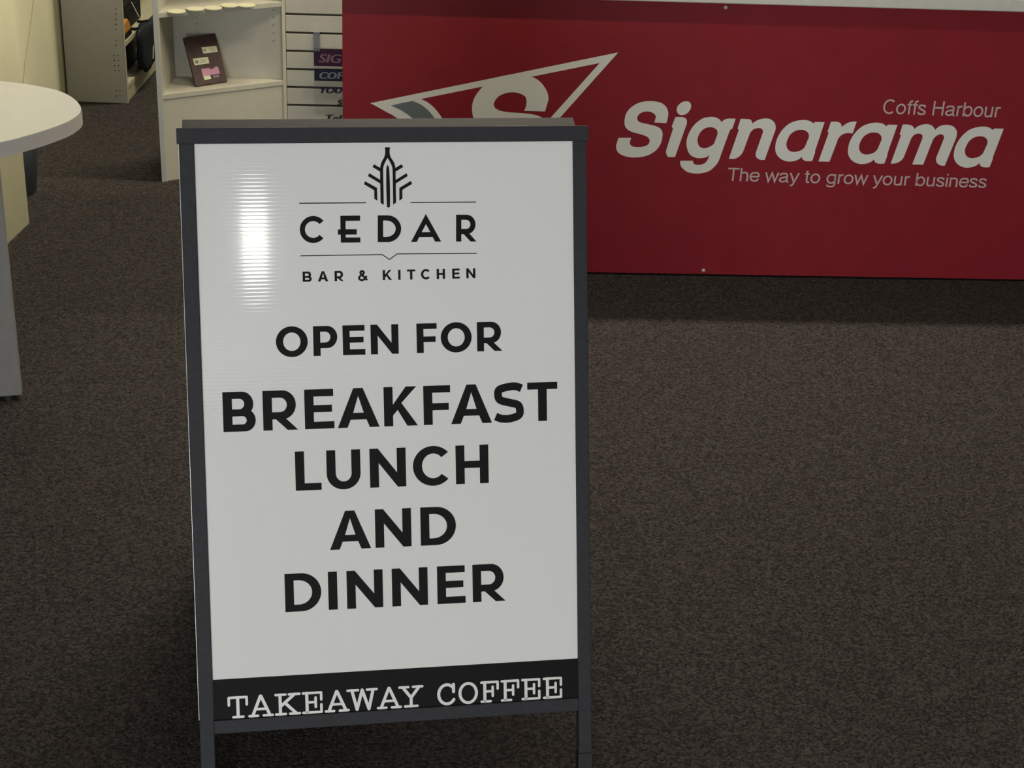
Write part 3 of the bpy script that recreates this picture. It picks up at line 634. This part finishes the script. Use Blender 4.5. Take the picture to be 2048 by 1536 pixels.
def ctext(txt, b0, b1, x0, x1, cap0, mt, name, t=.115):
    """small type between x0 and x1 on the baseline b0-b1 (picture pixels), cap height up to cap0; one part for each word"""
    s0 = c_sz(x0, b0[1])[0]; s1 = c_sz(x1, b1[1])[0]; zb0 = c_sz(*b0); zb1 = c_sz(*b1); zc = c_sz(*cap0)[1]-c_sz(cap0[0], b0[1])[1]
    zb = lambda s: zb0[1]+(zb1[1]-zb0[1])*(s-zb0[0])/(zb1[0]-zb0[0])
    tot = sum(grot(ch, t)[1] for ch in txt)-.06; k = (s1-s0)/tot; x = 0
    for word in txt.split(' '):
        regs = []
        for ch in word:
            g, adv = grot(ch, t)
            regs += [[[(s0+(x+a)*k, zb(s0+(x+a)*k)+b*zc) for a, b in l] for l in loops] for loops in g]; x += adv
        cput(name, regs, mt); x += .36
K7 = 2.415
ctext('Coffs Harbour', (1200+1390/K7, 160+163/K7), (1200+1900/K7, 160+180/K7), 1200+1360/K7, 1200+1925/K7, (1200+1390/K7, 160+94/K7), M['pinktext'], 'place_lettering')
ctext('The way to grow your business', (1200+640/K7, 160+487/K7), (1200+1800/K7, 160+519/K7), 1200+612/K7, 1200+1862/K7, (1200+640/K7, 160+424/K7), M['pinktext'], 'slogan_lettering')
for x, y in ((1451.5, 15), (1407, 541)):
    s, z = c_sz(x, y); MB().dome(cpt(s, z, 0), CN, .0055, .003).build('screw_cap', M['screw'], ct)

# ------------------------------------------------------------------ slatted wall behind the counter
P0 = Vector((-.784, 5.215, 0)); PITCHS = .06015; GR = .0075; Z0 = .1982
wb = thing('wall_back', P0, 'cream slatted display wall behind the red counter', None, None, 'structure')
SWL = 4.6
MB().box(P0+CB*.036-CA*.36, CA*(SWL+.36), CB*.06, ZU*HC).build('backing', M['slat'], wb)
base_slat = None
k = 0; z = Z0-3*PITCHS-GR/2
zs = []
zz = Z0-3*PITCHS
while zz < HC-.02:
    zs.append(zz); zz += PITCHS
lo = 0.0
edges = [0.0]+[q for q in zs]+[HC]
sl_me = None
for a, b in zip([0.0]+zs, zs+[HC]):
    z0 = a+(GR/2 if a > 0 else 0); z1 = b-(GR/2 if b < HC else 0)
    if sl_me is None or abs((z1-z0)-(PITCHS-GR)) > 1e-4:
        o = MB().box(P0+ZU*z0, CA*SWL, CB*.018, ZU*(z1-z0)).box(P0+ZU*(z0+min(.016, (z1-z0)*.3))+CB*.0175, CA*SWL, CB*.019, ZU*max(.004, (z1-z0)-.032)).build('slat', M['slat'], wb, .0008)
        if abs((z1-z0)-(PITCHS-GR)) < 1e-4: sl_me = (o, z0)
    else:
        o = sl_me[0].copy(); COL.objects.link(o); o.parent = wb; o.location = (0, 0, z0-sl_me[1])
def swp(s, z, d=0): return P0+CA*s+ZU*z-CB*d
def sw(x, y):
    P = on_plane(x, y, P0, CN)-P0; return P.dot(CA), P.z
# clear sheet with printed lines hanging on the slats
hs = thing('hanging_sign', swp(.2, .16), 'clear acrylic sheet with purple and navy printed blocks hanging on the slatted wall', 'sign')
D0 = .016
HW = .27
MB().box(swp(.0895, .170, D0), CA*HW, CB*-.002, ZU*(.3932-.170)).build('acrylic_sheet', M['acrylic'], hs)
for s in (.0890, .0890+HW-.022):
    br = MB(); br.box(swp(s, .385, D0+.0022), CA*.021, -CB*.002, ZU*(.4405-.385)); br.box(swp(s, .4365, -.006), CA*.021, -CB*(D0+.010), ZU*.004)
    br.box(swp(s, .4365, -.006), CA*.021, -CB*.002, ZU*.006)
    br.build('hanger_clip', M['bracket'], hs)
def sput(name, regs, mt, d):
    m = MB()
    for loops in regs: m.fill([[swp(s, z, d) for s, z in l] for l in loops])
    m.face_to(CN); return m.build(name, mt, hs)
def quad(s0, s1, z0, z1): return [[(s0, z0), (s1, z0), (s1, z1), (s0, z1)]]
sput('purple_block', [quad(.0905, .0895+HW, .336, .3932)], M['purple'], D0+.0024)
sput('navy_block', [quad(.0912, .0895+HW, .2865, .3240)], M['navy'], D0+.0024)
def stext(txt, x0, x1, y0, y1, mt, d, shear=.22):
    v, f = text_loops(txt); v = [(x+shear*y, y) for x, y in v]; lo = min(p[0] for p in v); hi = max(p[0] for p in v); yl = min(p[1] for p in v); yh = max(p[1] for p in v)
    a = sw(x0, y1); b = sw(x1, y0); m = MB()
    for k in (-2, -1, 0, 1, 2):   # struck side by side to thicken the strokes
        m.add([swp(a[0]+(x-lo)/(hi-lo)*(b[0]-a[0])+k*.0009, a[1]+(y-yl)/(yh-yl)*(b[1]-a[1]), d+.00005*k) for x, y in v], f)
    m.face_to(CN); m.build('sheet_lettering', mt, hs)
E5 = lambda x, y: (560+x/5.91, y/5.91)
for t, x0, x1, y0, y1, mt in (('SIG', 465, 727, 628, 722, 'mauve'), ('CO', 475, 668, 838, 913, 'greytext'), ('YOU', 480, 738, 1020, 1082, 'navy'), ('S', 683, 738, 1162, 1227, 'navy'), ('Tel', 545, 733, 1345, 1412, 'navy')):
    a = E5(x0, y0); b = E5(x1, y1); stext(t, a[0], b[0], a[1], b[1], M[mt], D0+.003)
stext('F', 560+682/5.91, 560+750/5.91, 838/5.91, 913/5.91, M['greytext'], D0+.003)

# ------------------------------------------------------------------ white corner display shelf
FL = Vector((-1.152, 4.955, 0)); FR = Vector((-.785, 5.232, 0)); FR = Vector((-.790, 5.200, 0))
BLc = Vector((-1.163, 5.194, 0)); BRc = Vector((-.790, 5.2215, 0))
ds = thing('display_shelf', (FL+FR)/2, 'white corner display shelf with two sloping-front shelves beside the slatted wall', 'shelf')
HT = 1.0
fd = (FR-FL).normalized(); fb = Vector((-fd.y, fd.x, 0))
lp = MB().prism([FL, FL+Vector((.0, 0, 0))+fd*.017, BLc+Vector((.017, 0, 0)), BLc], ZU*HT); lp.build('side_panel', M['shelf'], ds)
MB().box(FL+Vector((-.001, -.0015, 0)), fd*.0155, fb*.002, ZU*HT).build('edge_strip', M['shelfedge'], ds)
bpn = MB().prism([BLc+Vector((.017, 0, 0)), BRc, BRc+Vector((0, .005, 0)), BLc+Vector((.017, .005, 0))], ZU*HT)
bpan = bpn.build('back_panel', M['shelf'], ds)
MB().box(FR-fd*.004, fd*.012, fb*.012, ZU*HT).build('end_strip', M['shelf'], ds)
ZS1, ZS2, ZS3 = .2685, .5255, .80
for zsh in (ZS1, ZS2, ZS3):
    MB().prism([p+ZU*zsh for p in (FL+fd*.016+fb*.001, FR-fd*.002+fb*.001, BRc+Vector((-.002, -.0005, 0)), BLc+Vector((.0172, -.0005, 0)))], ZU*.0155).build('shelf_board', M['shelf'], ds, .0008)
MB().box(FL+fd*.0165+fb*.004, fd*((FR-FL).length-.02), fb*.014, ZU*(ZS1-.0005)).build('kick_panel', M['shelf'], ds)
# peg holes in the back panel
bd = (BRc-(BLc+Vector((.017, 0, 0)))).normalized(); bn = Vector((bd.y, -bd.x, 0))
bp0 = BLc+Vector((.017, 0, 0))
drill(bpan, [on_plane(*px, bp0, bn) for px in [(394, 47), (394, 64)]+[(547, y) for y in (3, 20, 34.5, 50.5, 66.5, 82)]], bn, .0032, .014, M['shelf'], ds)
# book-like brown board leaning on the lower shelf
zt = ZS1+.0155
bl = Vector((-1.0539, 5.0688, zt)); brr = Vector((-.9658, 5.1443, zt)); lean, LH = .45, .1585
bx = (brr-bl).normalized(); bb = Vector((-bx.y, bx.x, 0)); bw = (brr-bl).length
up = bb*sin(lean)+ZU*cos(lean); bnr = -bb*cos(lean)+ZU*sin(lean)
bk = thing('brown_display_board', (bl+brr)/2, 'dark brown leatherette board with pasted cards leaning on the lower white shelf', 'display board')
th = .008
MB().box(bl+bb*0+ZU*.0034, bx*bw, up*LH, -bnr*th).build('cover', M['book'], bk, .002)
def bput(name, quads, mt, d=.0008, lab=None):
    m = MB()
    for q in quads:
        m.fill([[on_plane(350+x/12.8, 60+y/12.8, bl+ZU*.0034+bnr*d, bnr) for x, y in q]])
    m.face_to(bnr); o = m.build(name, mt, bk)
    if lab: o['label'] = lab
    return o
bput('card', [[(675, 445), (1055, 403), (1100, 558), (728, 603)]], M['card'], .0008, 'cream card')
bput('card', [[(455, 735), (838, 688), (882, 850), (505, 908)]], M['card'], .0008, 'pale card with a dark round mark')
bput('card', [[(670, 1000), (760, 985), (880, 965), (890, 1000), (985, 985), (1040, 930), (1080, 935), (1115, 980), (1150, 1112), (910, 1150), (890, 1180), (715, 1180)]], M['pink'], .0008, 'pink card')
bput('card', [[(725, 1182), (905, 1170), (930, 1250), (755, 1280)]], M['card'], .0009)
bput('card', [[(965, 1168), (1125, 1145), (1140, 1200), (985, 1225)]], M['lilac'], .0008)
bput('card_print', [[(715, 490), (790, 478), (812, 545), (740, 558)]], M['cardtext'], .0012)
bput('card_print', [[(535, 775), (548, 772), (572, 858), (556, 862)], [(560, 768), (588, 800), (598, 850), (580, 855), (572, 810)], [(512, 790), (526, 782), (545, 850), (530, 856)]], M['ink'], .0012)
bput('card_print', [[(640+i*0, 760+i*34), (800, 738+i*34), (803, 748+i*34), (643, 770+i*34)] for i in range(3)], M['cardtext'], .0012)
bput('card_print', [[(860+i*8, 470+i*36), (1010+i*8, 452+i*36), (1013+i*8, 462+i*36), (863+i*8, 480+i*36)] for i in range(3)], M['cardtext'], .0012)
# round discs in a row on the upper shelf
zd = ZS2+.0155
for i, px in enumerate(((355, 24), (393, 20.5), (428, 17), (461, 13.5), (495, 11.5))):
    P = at_z(*px, zd+.001); P = P+fb*.008
    P.z = zd
    o = MB(); o.cyl(P+ZU*(.0002+.0026*(i % 2)), P+ZU*(.0026+.0026*(i % 2)), .0283, 32)
    tag(o.build('round_disc', M['disc']), ('first', 'second', 'third', 'fourth', 'fifth')[i]+' flat cream disc from the side panel along the upper white shelf', 'disc', 'cream discs on the upper shelf')

# ------------------------------------------------------------------ narrow grey shelving unit in the aisle
UX0, UX1, UY0, UY1, UH = -1.690, -1.470, 5.832, 7.3, 1.9
un = thing('shelving_unit', ((UX0+UX1)/2, (UY0+UY1)/2, 0), 'grey open shelving unit with rows of peg holes against the cream wall', 'shelving')
upan = MB().aabb(UX0, UX1, UY0, UY0+.018, 0, UH).build('side_panel', M['unit'], un)
MB().aabb(UX1-.0005, UX1+.0012, UY0, UY0+.018, 0, UH).build('edge_strip', M['shelf'], un)
MB().aabb(UX0, UX1, UY1-.018, UY1, 0, UH).build('side_panel', M['unit'], un, .0008)
MB().aabb(UX0, UX0+.006, UY0+.018, UY1-.018, 0, UH).build('back_panel', M['shelf'], un)
for zsh in (.046, .205, .52, .88, 1.24, 1.6, UH-.018):
    MB().aabb(UX0+.006, UX1-.002, UY0+.018, UY1-.018, zsh, zsh+.018).build('shelf_board', M['cab'], un, .0008)
MB().aabb(UX1-.02, UX1-.004, UY0+.018, UY1-.018, 0, .0465).build('plinth', M['cab'], un)
spots = [on_plane(*px, (0, UY0, 0), Vector((0, -1, 0))) for px in [(231.5, y) for y in (18, 28.5, 38.5, 49, 59.5, 81, 91.5)]+[(x+(y-111)*.05, y) for y in (111, 121, 131.5, 141.5, 182, 192, 202) for x in (228.5, 236)]]
drill(upan, [P for P in spots if P.z > .012], (0, -1, 0), .0032, .014, M['unit'], un)
# things on its shelves
zt = .205+.018
kc = thing('equipment_case', (-1.58, 6.08, zt), 'black case with a pale strap on the middle grey shelf', 'case')
MB().aabb(-1.660, -1.502, 5.90, 6.26, zt, zt+.104).build('case_body', M['case'], kc, .008)
MB().box((-1.5025, 6.105, zt+.090), (.0022, 0, 0), (0, .010, 0), (0, .105, -.078)).build('strap', M['strap'], kc)
MB().aabb(-1.661, -1.5012, 5.899, 6.261, zt+.074, zt+.078).build('lid_seam', M['foot'], kc)
o = thing('tape_dispenser', (-1.487, 5.93, zt), 'small orange and black tool in front of the black case', 'tool')
MB().prism([Vector((-1.498, 5.885, zt+.020)), Vector((-1.498, 5.985, zt+.020)), Vector((-1.498, 5.975, zt+.045)), Vector((-1.498, 5.945, zt+.066)), Vector((-1.498, 5.895, zt+.062))], (.020, 0, 0)).build('tool_body', M['orange'], o, .004)
MB().aabb(-1.499, -1.476, 5.875, 5.990, zt, zt+.021).build('tool_base', M['case'], o, .003)
def lump(name, c, r, mt, parent, seed, amp=.12, sub=3):
    bm = bmesh.new(); bmesh.ops.create_icosphere(bm, subdivisions=sub, radius=1)
    rnd = random.Random(seed); ph = [(rnd.uniform(0, 6.3), rnd.uniform(2, 4), Vector((rnd.gauss(0, 1), rnd.gauss(0, 1), rnd.gauss(0, 1))).normalized()) for _ in range(7)]
    off = root_loc(parent); c = Vector(c)
    for v in bm.verts:
        p = v.co.copy(); k = 1+sum(amp*sin(f*p.dot(d)*2+a) for a, f, d in ph)/2.5
        q = Vector((max(-.82, min(.82, p.x*1.15)), max(-.86, min(.86, p.y*1.15)), max(-.8, min(.9, p.z*1.15))))*k
        v.co = Vector((q.x*r[0], q.y*r[1], max(-.8*r[2], q.z*r[2])))+c-off
    me = bpy.data.meshes.new(name); bm.to_mesh(me); bm.free(); me.polygons.foreach_set('use_smooth', [True]*len(me.polygons)); me.materials.append(mt)
    ob = bpy.data.objects.new(name, me); COL.objects.link(ob); ob.parent = parent; return ob
zt = .046+.018
bg = thing('nylon_bag', (-1.555, 6.05, zt), 'dark navy nylon bag stuffed on the lowest grey shelf', 'bag')
lump('bag_body', (-1.577, 6.06, zt+.050), (.080, .18, .060), M['bag'], bg, 3, .05)
MB().tube([Vector((-1.525, 5.96, zt+.092)), Vector((-1.512, 6.00, zt+.112)), Vector((-1.510, 6.08, zt+.115)), Vector((-1.52, 6.14, zt+.094))], .006).build('handle', M['bag'], bg)
# shoulder bag hanging over the front of the middle shelf by its strap
zt = .205+.018
b2 = thing('shoulder_bag', (-1.43, 6.14, .07), 'dark navy shoulder bag hanging over the front of the middle grey shelf', 'bag')
lump('bag_body', (-1.450, 6.10, .152), (.021, .155, .098), M['bag'], b2, 9, .10)
for y in (6.02, 6.14):
    MB().tube([Vector((-1.450, y, .215)), Vector((-1.452, y+.01, zt+.014)), Vector((-1.474, y+.02, zt+.0065)), Vector((-1.496, y+.03, zt+.005))], .005).build('strap', M['bag'], b2)
MB().box((-1.4325, 6.11, .10), (.0022, 0, 0), (0, .010, 0), (0, .014, .045)).build('tag', M['strap'], b2)

# ------------------------------------------------------------------ round-ended white table
tz = .74; tt = .030
cen = Vector((-1.1283, 3.1358, 0))*((CAMH-tz)/(CAMH-.75)); cr = .23098*(CAMH-tz)/(CAMH-.75)
tb = thing('meeting_table', (cen.x-.35, cen.y, 0), 'white laminate table with a rounded end and grey edge band', 'table')
# outline: rounded tip, far edge running left, near edge running left towards the viewer
a1, a2 = radians(98), radians(-32)
far = Vector((cos(a1), sin(a1), 0)); near = Vector((cos(a2), sin(a2), 0))
px_top = [(0, 162.1), (36.5, 166), (78, 172.6), (113.3, 180.4), (136.7, 190.1), (153.6, 202.5), (161.3, 214), (162, 219), (158.8, 226.5), (148, 235.5), (130, 245.5), (91, 259.8), (52, 271.5), (0, 284.5)]
tip = [at_z(x, y, tz) for x, y in px_top]
dfar = (tip[0]-tip[1]).normalized(); dnear = (tip[-1]-tip[-2]).normalized()
pts2 = [(p.x, p.y) for p in tip]
pts2 = [(tip[0].x-.75, tip[0].y+.10), (tip[0].x-.30, tip[0].y+.062)]+pts2+[(tip[-1].x-.16, tip[-1].y-.17), (tip[-1].x-.42, tip[-1].y-.36), (tip[-1].x-.9, tip[-1].y-.50)]
out = smooth_open(pts2, 5)
# round the remaining (unseen) left side
e0, e1 = Vector((*out[0], 0)), Vector((*out[-1], 0))
mid = (e0+e1)/2
back = [(mid.x-.42*cos(t)*1.0, mid.y+(e1.y-e0.y)/2*sin(t)) for t in [-pi/2+pi*i/14 for i in range(1, 14)]]
outl = out+[p for p in back[::-1]]
outl = [Vector((x, y, tz-tt)) for x, y in outl]
MB().prism([p+ZU*.0015 for p in outl], ZU*(tt-.0015)).build('table_top', M['table'], tb)
eb = MB()
n = len(outl); cm = sum(outl, Vector())/n
ring_o = [p+(p-cm).normalized()*.0012 for p in outl]
eb.add(ring_o+[p+ZU*(tt-.0018) for p in ring_o], [(i, (i+1) % n, n+(i+1) % n, n+i) for i in range(n)], True)
eb.build('edge_band', M['tabedge'], tb)
lc = Vector((-1.134, 3.353, 0)); ly = radians(15); lx = Vector((-cos(ly), -sin(ly), 0)); lb = Vector((-sin(ly), cos(ly), 0))*-1
lw = .46
leg = MB().box(lc+ZU*.012, lx*lw, Vector((-sin(ly), cos(ly), 0))*.03, ZU*(tz-tt-.0115)).build('leg_panel', M['leg'], tb, .002)
for d in (.03, lw-.03): MB().cyl(lc+lx*d+Vector((-sin(ly), cos(ly), 0))*.015, lc+lx*d+Vector((-sin(ly), cos(ly), 0))*.015+ZU*.0125, .014, 14).build('glide', M['foot'], leg)
l2 = lc+lx*.62+Vector((.12, -.42, 0))
lg2 = MB().box(Vector((-1.72, 2.72, .012)), Vector((-.30, .10, 0)), Vector((.01, .03, 0)), ZU*(tz-tt-.0115)).build('leg_panel', M['leg'], tb, .002)
# cream pedestal cabinet on the floor beyond the table
pa = Vector((-1.467, 4.33, 0)); pb = Vector((-1.455, 4.521, 0)); pd_ = (pb-pa).normalized(); pl = Vector((-pd_.y, pd_.x, 0))
pc = thing('pedestal_cabinet', (pa+pb)/2+pl*.19, 'low cream pedestal cabinet on the carpet behind the white table', 'cabinet')
MB().box(pa-pd_*.28, pd_*((pb-pa).length+.28), pl*.20, ZU*.40).build('cabinet_body', M['cab'], pc, .002)
for i in range(2):
    dr = MB().box(pa-pd_*.298+ZU*(.02+.19*i)+pl*.006, pd_*.019, pl*.188, ZU*.18).build('drawer', M['cab'], pc, .002)
    MB().cyl(pa-pd_*.312+ZU*(.13+.19*i)+pl*.06, pa-pd_*.312+ZU*(.13+.19*i)+pl*.14, .005, 10).build('handle', M['metal'], dr)
# dark waste bin standing behind the cabinet
wbn = Vector((-1.606, 4.80, 0))
bn_ = thing('waste_bin', wbn, 'dark navy tapered waste bin behind the cream cabinet', 'bin')
bi = MB(); R0, R1, HB = .090, .118, .27; nb = 28
vs = []
for r, zq in ((R0, .002), (R1, HB), (R1-.004, HB), (R0-.004, .01)):
    vs += [wbn+Vector((r*cos(2*pi*i/nb), r*sin(2*pi*i/nb), zq)) for i in range(nb)]
bi.add(vs, [(q*nb+i, q*nb+(i+1) % nb, (q+1)*nb+(i+1) % nb, (q+1)*nb+i) for q in range(3) for i in range(nb)], True)
bi.add(vs[:nb], [tuple(range(nb))[::-1]]); bi.add(vs[3*nb:], [tuple(range(nb))])
bi.build('bin_body', M['bin'], bn_)
rm = MB(); rm.tube([wbn+Vector((R1*cos(2*pi*i/nb), R1*sin(2*pi*i/nb), HB)) for i in range(nb+1)], .004, 6); rm.build('rim', M['bin'], bn_)
# thin cable hanging down the cream wall
cab = [on_plane(x, y, (-1.6985, 5, 0), Vector((1, 0, 0))) for x, y in ((67, 0), (64, 25), (60, 55), (54, 95), (50, 125), (46, 165))]
topc = cab[0]+(cab[0]-cab[1]).normalized()*.5
cab = [topc]+cab+[cab[-1]+(cab[-1]-cab[-2]).normalized()*.08, Vector((-1.697, cab[-1].y-.30, .004))]
tag(MB().tube(cab, .0022, 6).build('wall_cable', M['cable']), 'thin grey cable hanging down the cream partition wall', 'cable')
